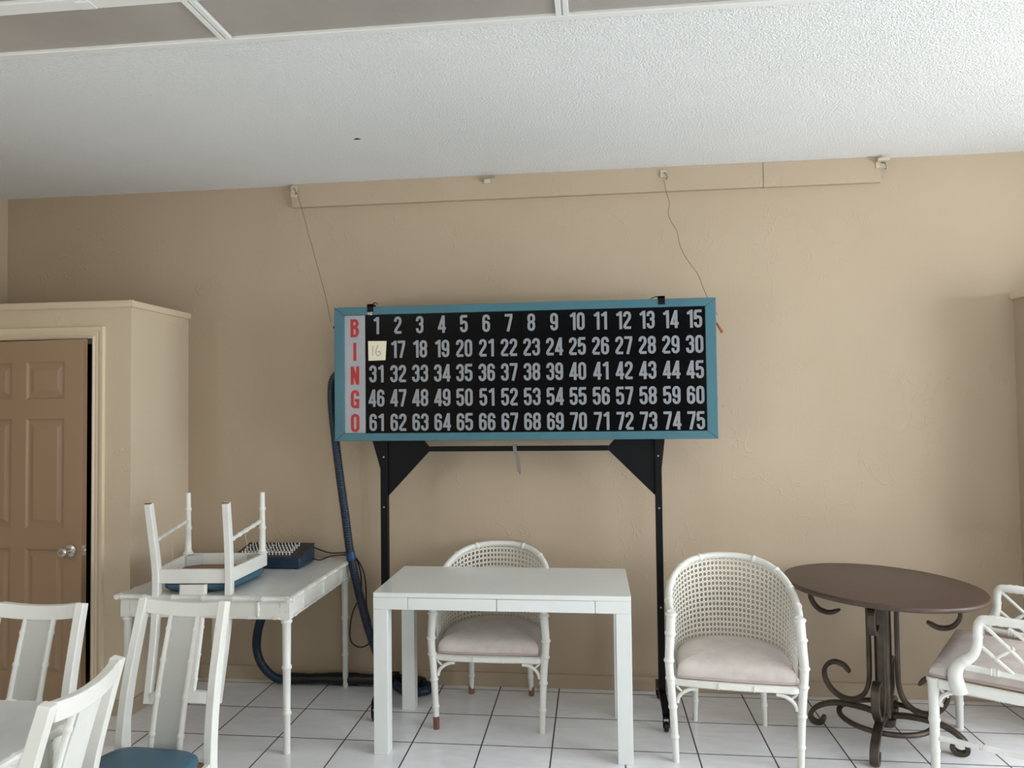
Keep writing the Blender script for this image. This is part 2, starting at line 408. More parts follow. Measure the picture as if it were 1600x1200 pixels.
# six panel door, standing a little ajar towards the room
DW, DH = .775, 1.965
def door():
    xs = [.107, .342, .432, .668]; zs = [(.2, .86), (.968, 1.548), (1.652, 1.85)]
    m = MB(); d0 = 0.0
    def quad(a, b, c, d): m.add([a, b, c, d], [(0, 1, 2, 3)])
    xc = [0]+xs+[DW]; zc = [0]+[z for p in zs for z in p]+[DH]
    for i in range(5):
        for j in range(7):
            x0, x1, z0, z1 = xc[i], xc[i+1], zc[j], zc[j+1]
            if i % 2 and j % 2:
                loops = []
                for ins, dep in ((0, 0), (.010, .009), (.022, .010), (.046, .002)):
                    loops.append([(x0+ins, dep, z0+ins), (x1-ins, dep, z0+ins), (x1-ins, dep, z1-ins), (x0+ins, dep, z1-ins)])
                for A, B in zip(loops, loops[1:]):
                    for k in range(4): quad(A[k], A[(k+1) % 4], B[(k+1) % 4], B[k])
                quad(*loops[-1])
            else: quad((x0, 0, z0), (x1, 0, z0), (x1, 0, z1), (x0, 0, z1))
    t = .035
    quad((0, t, 0), (0, t, DH), (DW, t, DH), (DW, t, 0)); quad((0, 0, 0), (0, 0, DH), (0, t, DH), (0, t, 0))
    quad((0, 0, DH), (DW, 0, DH), (DW, t, DH), (0, t, DH)); quad((0, 0, 0), (0, t, 0), (DW, t, 0), (DW, 0, 0))
    quad((DW, 0, 0), (DW, t, 0), (DW, t, DH), (DW, 0, DH))
    return m
dr = door().build('door_1', M['door'], smooth=False)
struct(dr, 'tan six panel door standing slightly ajar', 'door')
dr.location = (-3.44, 3.612, .012); dr.rotation_euler = (0, 0, -.079)
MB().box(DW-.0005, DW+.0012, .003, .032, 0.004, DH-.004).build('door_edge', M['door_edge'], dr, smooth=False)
MB().box(DW+.001, DW+.0025, .006, .03, .83, .885).build('latch_plate', M['chrome'], dr, bevel=.001)
MB().lathe([(.0, .0), (.009, 0), (.008, .008), (.003, .012), (0, .012)], (DW+.002, .018, .858), 10, 'x').build('latch_bolt', M['chrome'], dr)
kb = MB().lathe([(0, -.002), (.033, -.002), (.033, -.008), (.026, -.014), (.014, -.018), (.011, -.03), (.014, -.036), (.024, -.042), (.027, -.052), (.0235, -.066), (.019, -.07), (0, -.07)], (.715, 0, .858), 24, 'y').build('door_handle', M['chrome'], dr)
MB().lathe([(0, -.0705), (.008, -.0705), (.008, -.073), (0, -.073)], (.715, 0, .858), 14, 'y').build('key_cylinder', M['steel'], kb)

# ------------------------------------------------------------------ ceiling light grid and its dark panels
BAR = .045
GX = [-2.495, -1.290, -.085, 1.12]
m = MB()
for y0, y1 in ((2.444, 2.474), (2.135, 2.195), (1.86, 1.9)): m.box(GX[0]-1.2, GX[-1]+.0225, y0, y1, H-.018, H)
m2 = MB()
for gx in GX:
    m2.box(gx-BAR/2, gx-.003, 2.195, 2.444, H-.018, H); m2.box(gx+.003, gx+BAR/2, 2.195, 2.444, H-.018, H); m2.box(gx-.003, gx+.003, 2.195, 2.444, H-.012, H)
    m2.box(gx-BAR/2, gx+BAR/2, 1.9, 2.135, H-.018, H)
m.add(m2.v, m2.f)
struct(m.build('trim_ceiling_grid', M['grid'], bevel=.002, smooth=False), 'white metal grid holding the dark ceiling light panels', 'trim')
spec = [(GX[0]+BAR/2, GX[1]-BAR/2, 2.195, 2.444, 'dark grey light panel at the left end of the ceiling grid'),
        (GX[1]+BAR/2, GX[2]-BAR/2, 2.195, 2.444, 'long dark grey light panel in the middle of the ceiling grid'),
        (GX[2]+BAR/2, GX[3]-BAR/2, 2.195, 2.444, 'dark grey light panel right of the middle ceiling crossbar'),
        (GX[0]+BAR/2, GX[1]-BAR/2, 1.9, 2.135, 'sliver of dark ceiling panel in the upper left corner')]
for x0, x1, y0, y1, lab in spec:
    tag(MB().box(x0+.001, x1-.001, y0+.001, y1-.003, H-.007, H-.0005).build('ceiling_panel', M['diffuser'], smooth=False), lab, 'ceiling panel', 'dark panels of the ceiling grid')
tag(MB().box(-1.65, -1.60, 2.15, 2.19, H-.0215, H-.018).build('panel_clip', M['grid'], smooth=False), 'small white clip on ceiling grid above left panel', 'clip')
# hole and speck in the ceiling
m = MB().lathe([(.0, -.0015), (.009, -.0015), (.011, 0)], (-1.151, 3.488, H), 12)
m.box(-1.168, -1.134, 3.484, 3.492, H-.002, H-.0005)
struct(m.build('trim_ceiling_hole', M['dark']), 'small dark screw hole in the white ceiling', 'hole')

# ------------------------------------------------------------------ the bingo board on its stand
def strokes(ch):
    w, t = .43, .15; L, R, B, T = t/2, w-t/2, t/2, 1-t/2; cx, r = w/2, (w-t)/2; ry = .16
    def arc(x, y, rx, ry, a0, a1, n=8): return [(x+rx*math.cos(math.radians(a0+(a1-a0)*k/n)), y+ry*math.sin(math.radians(a0+(a1-a0)*k/n))) for k in range(n+1)]
    def stad(b, tp, ry=ry): return arc(cx, tp-ry, r, ry, 0, 180)+arc(cx, b+ry, r, ry, 180, 360)+[(R, tp-ry)]
    G = {
     '0': [stad(B, T)], 'O': [stad(B, T)],
     '1': [[(.27, 0), (.27, 1)], [(.04, .80), (.15, .83), (.24, .93)]],
     '2': [[(L, .70)]+arc(cx, T-ry, r, ry, 180, 0)+[(R, .70), (R-.03, .58), (L+.03, .24), (L, .13), (L, .075)], [(L-.01, B), (w-.01, B)]],
     '3': [[(L, .70)]+arc(cx, T-ry, r, ry, 180, 0)+[(R, .64)]+arc(cx, .64, r, .105, 0, -90)+[(cx-.04, .535)], [(cx-.04, .535), (cx, .535)]+arc(cx, .42, r, .115, 90, 0)+arc(cx, B+ry, r, ry, 0, -180)+[(L, .30)]],
     '4': [[(.315, 0), (.315, 1)], [(.30, .97), (.075, .27)], [(0, .26), (w+.02, .26)]],
     '5': [[(w-.02, T), (L-.02, T)], [(L, T), (L, .46)], [(L, .50)]+arc(cx, .46, r, .14, 150, 0)+arc(cx, B+ry, r, ry, 0, -180)+[(L, .30)]],
     '6': [[(R, .70)]+arc(cx, T-ry, r, ry, 0, 180)+arc(cx, B+ry, r, ry, 180, 360)+arc(cx, .42, r, .145, 0, 180)],
     '7': [[(0, T), (w, T)], [(R+.005, T), (R, .80), (.17, 0)]],
     '8': [stad(.52, T, .15), stad(B, .52, .16)],
     'B': [[(L, 0), (L, 1)], [(L, T), (cx, T)]+arc(cx, .755, r-.01, .17, 90, -90)+[(L, .52)], [(L, .52), (cx, .52)]+arc(cx, .30, r, .225, 90, -90)+[(L, B)]],
     'I': [[(cx, 0), (cx, 1)]],
     'N': [[(L, 0), (L, 1)], [(R, 0), (R, 1)], [(L, .98), (R, .02)]],
     'G': [[(R, .68)]+arc(cx, T-ry, r, ry, 0, 180)+arc(cx, B+ry, r, ry, 180, 360)+[(R, .46)], [(cx-.01, .44), (w, .44)], [(R, .44), (R, 0)]],
    }
    if ch == '9': return [[(w-x, 1-y) for x, y in p] for p in strokes('6')[0]], w, t
    return G[ch], (.345 if ch == '1' else w), t
def glyph(mb, ch, x, z, h, y, kx=1.0):   # flat printed character in the XZ plane, lower left at x, z
    P, wd, t = strokes(ch)
    for si, ln in enumerate(P):
        y_ = y-.0009*si
        ln = [q for i, q in enumerate(ln) if i == 0 or math.dist(q, ln[i-1]) > 1e-4]; n = len(ln); Lf, Rt = [], []
        for i in range(n):
            d1 = Vector(ln[i])-Vector(ln[i-1]) if i else None; d2 = Vector(ln[i+1])-Vector(ln[i]) if i < n-1 else None
            a = (d1 or d2).normalized(); b = (d2 or d1).normalized(); tt = (a+b)
            tt = tt.normalized() if tt.length > 1e-3 else a
            nn = Vector((-tt.y, tt.x)); k = t/2/max(.6, nn.dot(Vector((-a.y, a.x))))
            Lf.append(Vector(ln[i])+nn*k); Rt.append(Vector(ln[i])-nn*k)
        for i in range(n-1):
            mb.add([(x+q.x*h*kx, y_-.00003*i, z+q.y*h) for q in (Lf[i], Lf[i+1], Rt[i+1], Rt[i])], [(0, 1, 2, 3)])
    return wd*h*kx
def text_width(s, h, kx, gap): return sum((.345 if c == '1' else .43)*h*kx for c in s)+gap*(len(s)-1)

bb = thing('bingo_board', 'teal framed black bingo number board on a black wheeled stand', 'bingo board', (-.38, 3.87, 0))
ox, oy = -.38, 3.87
def L(x0, x1, y0, y1, z0, z1): return (x0-ox, x1-ox, y0-oy, y1-oy, z0, z1)
FX0, FX1, FZ0, FZ1 = -1.388, .630, 1.419, 2.141; IX0, IX1, IZ0, IZ1 = -1.336, .575, 1.461, 2.098; FY0, FY1 = 3.80, 3.945
def mitred(x0, x1, z0, z1, X0, X1, Z0, Z1, ya, yb):
    quads = [((X0, Z1), (X1, Z1), (x1, z1), (x0, z1)), ((X0, Z0), (x0, z0), (x1, z0), (X1, Z0)), ((X0, Z0), (X0, Z1), (x0, z1), (x0, z0)), ((X1, Z0), (x1, z0), (x1, z1), (X1, Z1))]
    for q in quads:
        m = MB(); m.hexa([(x-ox, ya-oy, z) for x, z in q], [(x-ox, yb-oy, z) for x, z in q]); yield m
for m in mitred(IX0, IX1, IZ0, IZ1, FX0, FX1, FZ0, FZ1, FY0, FY1): m.build('frame_rail', M['teal'], bb, bevel=.0028, smooth=False)
MB().box(*L(IX0, IX1, FY0+.03, FY1, IZ0, IZ1)).build('cabinet_back', M['black_metal'], bb, smooth=False)
PX = -1.219
pn = MB().box(*L(PX, -.372, FY0+.012, FY0+.029, IZ0+.0005, IZ1-.0005)); pn.box(*L(-.3708, IX1-.0005, FY0+.012, FY0+.029, IZ0+.0005, IZ1-.0005))
pn = pn.build('display_panel', M['black'], bb, smooth=False)
lp = MB().box(*L(IX0+.0005, PX-.0005, FY0+.012, FY0+.029, IZ0+.0005, IZ1-.0005)).build('letter_panel', M['letter_back'], bb, smooth=False)
YN = FY0+.0112-oy
col = lambda c: -1.158+c*(.521+1.158)/14
row = lambda r: 2.040-r*(2.036-1.5145)/4
for n in range(1, 76):
    if n == 16: continue
    r, c = divmod(n-1, 15); s = str(n); h, kx, gap = .093, 1.03, .0055
    m = MB(); x = col(c)-ox-text_width(s, h, kx, gap)/2; z = row(r)-h/2-.005*c/14
    for ch in s: x += glyph(m, ch, x, z, h, YN, kx)+gap
    m.build('number', M['number'], pn, smooth=False)
for k, ch in enumerate('BINGO'):
    m = MB(); h = .098; wd = .43*h*1.12
    glyph(m, ch, -1.277-ox-wd/2, 2.028-k*(2.028-1.516)/4-h/2, h, YN, 1.12)
    m.build('letter', M['red'], lp, smooth=False)
# stand
for s, x0, x1 in ((-1, -1.152, -1.113), (1, .313, .347)):
    m = MB().box(*L(x0, x1, 3.852, 3.888, .13, FZ0-.0005)); po = m.build('post', M['black_metal'], bb, bevel=.002)
    for z in (1.33, 1.06, .55): MB().lathe([(0, -.021), (.005, -.021), (.005, -.018)], ((x0+x1)/2-ox, 0, z), 8, 'y').build('bolt', M['steel'], po)
def plate(pts, y0, y1): return MB().prism([(x-ox, y0-oy, z) for x, z in pts], None, (0, y1-y0, 0))
plate([(-1.1125, 1.118), (-.884, 1.359), (-.884, 1.383), (-.912, FZ0-.0005), (-1.1125, FZ0-.0005)], 3.866, 3.874).build('gusset_plate', M['black_metal'], bb, smooth=False)
plate([(.3125, 1.124), (.3125, FZ0-.0005), (.107, FZ0-.0005), (.076, 1.383), (.076, 1.359)], 3.866, 3.874).build('gusset_plate', M['black_metal'], bb, smooth=False)
plate([(-1.1525, 1.262), (-1.1525, FZ0-.0005), (-1.198, FZ0-.0005)], 3.86, 3.88).build('side_flange', M['black_metal'], bb, smooth=False)
plate([(.3475, 1.262), (.366, FZ0-.0005), (.3475, FZ0-.0005)], 3.86, 3.88).build('side_flange', M['black_metal'], bb, smooth=False)
MB().box(*L(-.885, .077, 3.858, 3.882, 1.358, 1.385)).build('crossbar', M['black_metal'], bb, bevel=.002)
for xc in (-1.1325, .330):
    m = MB()
    pth = [(xc-ox, 3.66-oy, .085), (xc-ox, 3.70-oy, .098), (xc-ox, 3.87-oy, .115), (xc-ox, 4.04-oy, .098), (xc-ox, 4.08-oy, .085)]
    m.strap(pth, .034, .03, (1, 0, 0)); m.build('foot_bar', M['black_metal'], bb, bevel=.002)
    for yy in (3.665, 4.075):
        m = MB().lathe([(0, -.011), (.019, -.011), (.0235, -.007), (.0235, .007), (.019, .011), (0, .011)], (xc-ox, yy-oy, .0236), 20, 'x')
        wh = m.build('castor', M['black_rubber'], bb)
        m = MB().box(xc-ox-.016, xc-ox-.0125, yy-oy-.012, yy-oy+.012, .02, .07); m.box(xc-ox+.0125, xc-ox+.016, yy-oy-.012, yy-oy+.012, .02, .07); m.box(xc-ox-.016, xc-ox+.016, yy-oy-.014, yy-oy+.014, .066, .078)
        m.build('castor_fork', M['black_metal'], wh)
# wing bolt and wire stubs on the cabinet sides
m = MB().lathe([(0, -.03), (.004, -.03), (.004, 0)], (FX0-ox, 0, 2.045), 8, 'x'); m.box(FX0-ox-.03, FX0-ox-.012, -.003, .003, 2.037, 2.045); m.box(FX0-ox-.018, FX0-ox-.014, -.012, .012, 2.036, 2.054)
m.build('wing_bolt', M['black_metal'], bb)
m = MB()
for k, (dx, dz) in enumerate(((.045, -.05), (.032, -.038), (.038, -.056))):
    m.tube([(FX1-ox, .0, 2.03), (FX1-ox+.014, -.004*k, 2.012), (FX1-ox+dx, -.004*k+.004, 2.03+dz-.01)], .005, 6)
m.build('wire_stub', M['copper'], bb)
# hung, stuck and clipped things
nt = MB().prism([(-1.203, 3.8105, 1.957), (-1.101, 3.8105, 1.955), (-1.106, 3.8065, 1.852), (-1.2, 3.8065, 1.850)], None, (0, .0006, 0)).build('sticky_note', M['paper'], smooth=False)
tag(nt, 'cream paper note with handwritten 16 stuck on the bingo board', 'note')
m = MB(); m.tube([(-1.176, 3.8085, 1.930), (-1.177, 3.8075, 1.878)], .0013, 5)
m.tube(catmull([(-1.146, 3.8085, 1.934), (-1.158, 3.808, 1.905), (-1.157, 3.8075, 1.885), (-1.145, 3.807, 1.877), (-1.134, 3.8072, 1.886), (-1.138, 3.8075, 1.9), (-1.152, 3.8078, 1.895)], 5), .0013, 5)
m.build('handwriting', M['ink'], nt)
def clip(name, x, lab, loose):
    t = thing(name, lab, 'clip', (x, 3.80, FZ1), 0, 'clips on the bingo board frame')
    m = MB().box(-.017, .017, -.004, -.0005, -.03, .014); m.box(-.017, .017, -.004, .05, .0005, .014)
    m.build('clip_jaw', M['black_metal'], t, bevel=.001)
    m = MB()
    if loose:
        m.strap([(.012, .01, .018), (.03, .0, .022), (.044, -.004, .010)], .012, .003, (0, 1, 0)); m.build('clip_lever', M['black_metal'], t)
        MB().prism([(-.018, -.005, -.031), (.014, -.005, -.028), (.010, -.005, -.048), (-.014, -.005, -.042)], None, (0, .001, 0)).build('label_scrap', M['letter_back'], t)
    else:
        m.strap([(-.012, .01, .012), (-.03, .006, .012), (-.055, .004, .002)], .012, .003, (0, 1, 0)); m.build('clip_lever', M['black_metal'], t)
clip('frame_clip', -1.186, 'broken black clip with pale scrap on the left of the board top', True)
clip('frame_clip', .357, 'square black clip near the right end of the board top', False)
m = MB().strap(catmull([(-.418, 3.848, 1.394), (-.4175, 3.85, 1.365), (-.408, 3.852, 1.335), (-.400, 3.852, 1.29), (-.396, 3.852, 1.25)], 4), .019, .003, (.95, .25, 0))
m.box(-.428, -.408, 3.846, 3.884, 1.3855, 1.391)
ms = m.build('metal_strap', M['grey_metal']); tag(ms, 'bent grey metal strap hanging from the black stand crossbar', 'strap')
MB().tube([(-.396, 3.852, 1.25), (-.391, 3.853, 1.236)], .003, 6).build('strap_pin', M['wire'], ms)

# ------------------------------------------------------------------ hooks on the fascia and the thin hanging wires
def hook(x, z, lab, kind):
    t = thing('ceiling_hook', lab, 'hook', (x, YW-.030, z), 0, 'metal hooks on the fascia board')
    m = MB()
    if kind == 'plate': m.box(-.02, .022, -.003, -.0002, -.055, .012); m.build('plate', M['painted_metal'], t, bevel=.001)
    elif kind == 'angle':
        m.box(-.03, .03, -.04, -.0002, .0, .014); m.box(-.03, .03, -.004, -.0002, -.03, .014); m.build('plate', M['painted_metal'], t, bevel=.001)
    else: m.box(-.018, .018, -.012, -.0002, -.028, .012); m.build('plate', M['painted_metal'], t, bevel=.002)
    m = MB()
    if kind == 'bar': m.tube([(-.045, -.02, -.006), (0, -.014, .0), (.05, -.02, .006)], .005, 6)
    else: m.tube(catmull([(.0, -.004, .0), (.012, -.022, -.012), (.02, -.02, -.035), (.012, -.012, -.04)], 4), .004, 6)
    m.build('hook_rod', M['steel'], t)
hook(-1.76, 2.915, 'flat pale metal hook plate at the left end of the fascia board', 'plate')
hook(-.594, 2.917, 'small rusty metal hook in the middle of the fascia board', 'bar')
hook(.412, 2.905, 'pale metal hook over the right hanging wire', 'block')
hook(1.585, 2.905, 'square metal bracket at the right end of the fascia board', 'angle')
def hang(pts, lab):
    o = MB().tube(catmull(pts, 6), .0014, 5).build('hanging_wire', M['wire']); tag(o, lab, 'wire', 'thin wires from fascia to bingo board')
hang([(-1.742, 4.140, 2.890), (-1.719, 4.113, 2.854), (-1.700, 4.086, 2.815), (-1.654, 4.058, 2.692), (-1.628, 4.031, 2.621), (-1.594, 4.004, 2.539), (-1.564, 3.977, 2.458), (-1.531, 3.950, 2.372), (-1.492, 3.922, 2.264), (-1.463, 3.895, 2.180), (-1.431, 3.868, 2.073)],
     'thin straight wire from fascia hook to the board left side')
hang([(0.413, 4.140, 2.862), (0.424, 4.120, 2.787), (0.438, 4.100, 2.715), (0.428, 4.080, 2.660), (0.439, 4.060, 2.608), (0.470, 4.040, 2.542), (0.477, 4.020, 2.480), (0.497, 4.000, 2.412), (0.528, 3.980, 2.352), (0.567, 3.960, 2.285), (0.586, 3.940, 2.219), (0.609, 3.920, 2.154), (0.631, 3.900, 2.103), (0.650, 3.880, 2.060)],
     'thin crooked wire from fascia hook down behind the board right corner')

# ------------------------------------------------------------------ ribbed hose along wall and floor
hp = [(-1.30, 3.985, 1.78), (-1.385, 3.99, 1.815), (-1.462, 4.0, 1.77), (-1.478, 4.0, 1.68), (-1.468, 4.0, 1.52), (-1.440, 4.01, 1.25), (-1.413, 4.03, 1.0), (-1.388, 4.05, .76), (-1.345, 4.06, .55), (-1.285, 4.06, .33), (-1.21, 4.05, .15),
      (-1.13, 4.03, .05), (-1.04, 3.99, .026), (-.955, 4.0, .026), (-.94, 4.06, .026), (-1.0, 4.11, .026), (-1.10, 4.125, .028), (-1.3, 4.12, .03), (-1.55, 4.11, .034), (-1.74, 4.10, .03), (-1.85, 4.09, .04), (-1.93, 4.085, .11), (-1.962, 4.08, .2), (-1.945, 4.05, .30), (-1.90, 4.0, .40), (-1.855, 3.96, .48), (-1.82, 3.92, .58)]
path = resample(catmull(hp, 10), .0045)
hz = thing('vacuum_hose', 'dark blue ribbed hose running down the wall and along the floor', 'hose', (-1.1, 4.05, 0))
off = Vector((-1.1, 4.05, 0))
m = MB(); m.tube([p-off for p in path], [0.0222+(.0032 if i % 3 == 0 else 0) for i in range(len(path))], 12); m.build('ribbed_tube', M['hose'], hz, angle=80)
sl = [p for p in path if p.z < .045 and p.y > 4.07 and -1.80 < p.x < -.98]
random.seed(3)
m = MB(); m.tube([p-off+Vector((0, 0, .007)) for p in sl[::4]], [.031+.004*math.sin(i*.31)+random.uniform(-.0015, .0015) for i in range(len(sl[::4]))], 12); m.build('plastic_sleeve', M['sleeve'], hz)
hz.children[1]['label'] = 'black plastic wrap around the hose'
bi = min(range(len(path)), key=lambda i: abs(path[i].z-.755) if path[i].x > -1.6 else 9)
m = MB(); m.tube([p-off for p in path[bi-5:bi+5]], .0262, 12); m.build('tape_band', M['tape'], hz)

# ------------------------------------------------------------------ white game table with bamboo trim
def bamboo_table(name, label, x0, x1, y0, y1, h, apron=.085, group=None, legs=True):
    cx, cy = (x0+x1)/2, (y0+y1)/2; a, b = (x1-x0)/2, (y1-y0)/2
    t = thing(name, label, 'table', (cx, cy, 0), 0, group)
    MB().box(-a+.008, a-.008, -b+.008, b-.008, h-.022, h).build('tabletop', M['tabletop'], t, bevel=.002)
    m = MB()
    for sx, sy, L_, ax in ((0, -1, a, 0), (0, 1, a, 0), (-1, 0, b, 1), (1, 0, b, 1)):
        nodes = [.04, .17, .33, .5, .67, .83, .96]
        if ax == 0: m.bamboo((-a-.012, sy*(b-.006), h-.012), (a+.012, sy*(b-.006), h-.012), .0115, None, nodes, 8)
        else: m.bamboo((sx*(a-.006), -b-.012, h-.012), (sx*(a-.006), b+.012, h-.012), .0115, None, nodes, 8)
    m.build('edge_moulding', M['white'], t)
    z0, z1 = h-.022-apron, h-.0225; i = .022
    for sx, sy in ((0, -1), (0, 1), (-1, 0), (1, 0)):
        m = MB()
        if sy: m.box(-a+.0595, a-.0595, sy*(b-i)-.009, sy*(b-i)+.008, z0, z1)
        else: m.box(sx*(a-i)-.008, sx*(a-i)+.008, -b+.0595, b-.0595, z0, z1)
        ap = m.build('apron', M['white'], t, smooth=False)
        m = MB()
        if sy:
            yy = sy*(b-i+.01)
            m.bamboo((-a+.06, yy, z0+.007), (a-.06, yy, z0+.007), .0065, None, [.03, .2, .35, .65, .8, .97], 7)
            for fx in (-.62, 0, .62): m.bamboo((fx*a, yy, z0+.012), (fx*a, yy, z1-.004), .0055, .007, [.5], 7)
        else:
            xx = sx*(a-i+.01)
            m.bamboo((xx, -b+.06, z0+.007), (xx, b-.06, z0+.007), .0065, None, [.03, .2, .35, .65, .8, .97], 7)
            for fy in (-.62, 0, .62): m.bamboo((xx, fy*b, z0+.012), (xx, fy*b, z1-.004), .0055, .007, [.5], 7)
        m.build('bamboo_trim', M['white'], ap)
    for sx in (-1, 1):
        for sy in (-1, 1):
            px, py = sx*(a-.036), sy*(b-.036)
            m = MB(); m.box(px-.023, px+.023, py-.023, py+.023, z0-.001, z1)
            m.bamboo((px, py, z0), (px, py, 0), .021, .0155, [.02, .36, .70], 12, 1.25)
            m.build('leg', M['white'], t)
    return t
gt = bamboo_table('game_table', 'square white bamboo trimmed table against the back wall, chair upturned on it', -2.262, -1.400, 3.252, 4.128, .727)
bamboo_table('dining_table', 'white bamboo trimmed table at lower left corner with chairs pushed in', -3.1, -1.425, 1.02, 1.985, .755)

# ------------------------------------------------------------------ switch console on the game table
cs = thing('switch_console', 'dark blue slanted console with rows of white switches on the table', 'console', (-1.785, 3.925, .7275))
W2, D0, D1, h0, h1 = .193, -.112, .105, .060, .100
f = .006
m = MB().hexa([(-W2, D0, f), (W2, D0, f), (W2, D1, f), (-W2, D1, f)], [(-W2, D0, h0), (W2, D0, h0), (W2, D1, h1), (-W2, D1, h1)])
m.build('body', M['console_blue'], cs, bevel=.004)
m = MB(); sl_ = (h1-h0)/(D1-D0)
zt = lambda y: h0+(y-D0)*sl_
e = .004
m.hexa([(-W2-.001, D0-.001, zt(D0)+.0003), (W2+.001, D0-.001, zt(D0)+.0003), (W2+.001, D1+.001, zt(D1)+.0003), (-W2-.001, D1+.001, zt(D1)+.0003)], [(-W2-.001, D0-.001, zt(D0)+e), (W2+.001, D0-.001, zt(D0)+e), (W2+.001, D1+.001, zt(D1)+e), (-W2-.001, D1+.001, zt(D1)+e)])
m.build('top_panel', M['console_top'], cs, bevel=.001)
for sx in (-1, 1):
    for y in (D0+.02, D1-.02): MB().lathe([(0, 0), (.009, 0), (.01, f), (0, f)], (sx*(W2-.025), y, 0), 10).build('rubber_foot', M['black_rubber'], cs)
m = MB().lathe([(0, 0), (.0042, 0), (.0042, .004), (.0022, .0045), (.0032, .018), (.002, .021), (0, .021)], (0, 0, 0), 7)
sw = m.build('toggle_switch', M['switch'], cs)
first = True
for r in range(5):
    for c in range(15):
        o = sw if first else sw.copy()
        if not first: C.objects.link(o); o.parent = cs
        first = False
        y = D0+.035+r*.032; o.location = (-W2+.042+c*.0195, y, zt(y)+e); o.rotation_euler = ((.35 if (r*c) % 7 else -.35), 0, 0)

# ------------------------------------------------------------------ black cables from the console
def cable(pts, lab, r=.0042):
    o = MB().tube(catmull(pts, 8), r, 8).build('console_cable', M['cable']); tag(o, lab, 'cable', 'black cables of the switch console')
cable([(-1.591, 4.01, .81), (-1.56, 4.02, .795), (-1.50, 4.03, .775), (-1.43, 4.04, .775), (-1.395, 4.085, .765), (-1.375, 4.095, .74), (-1.33, 4.09, .67), (-1.313, 4.09, .58), (-1.312, 4.10, .46), (-1.292, 4.115, .36)],
      'upper black cable leaving the console back, drooping behind the hose')
cable([(-1.591, 3.99, .752), (-1.55, 4.0, .742), (-1.49, 4.03, .758), (-1.42, 4.045, .762), (-1.388, 4.09, .745), (-1.36, 4.10, .70), (-1.345, 4.105, .62), (-1.35, 4.105, .52), (-1.395, 4.10, .42), (-1.412, 4.10, .31), (-1.40, 4.10, .25), (-1.345, 4.10, .225), (-1.28, 4.10, .26), (-1.25, 4.10, .31)],
      'lower black cable on the tabletop looping down below the hose tape')

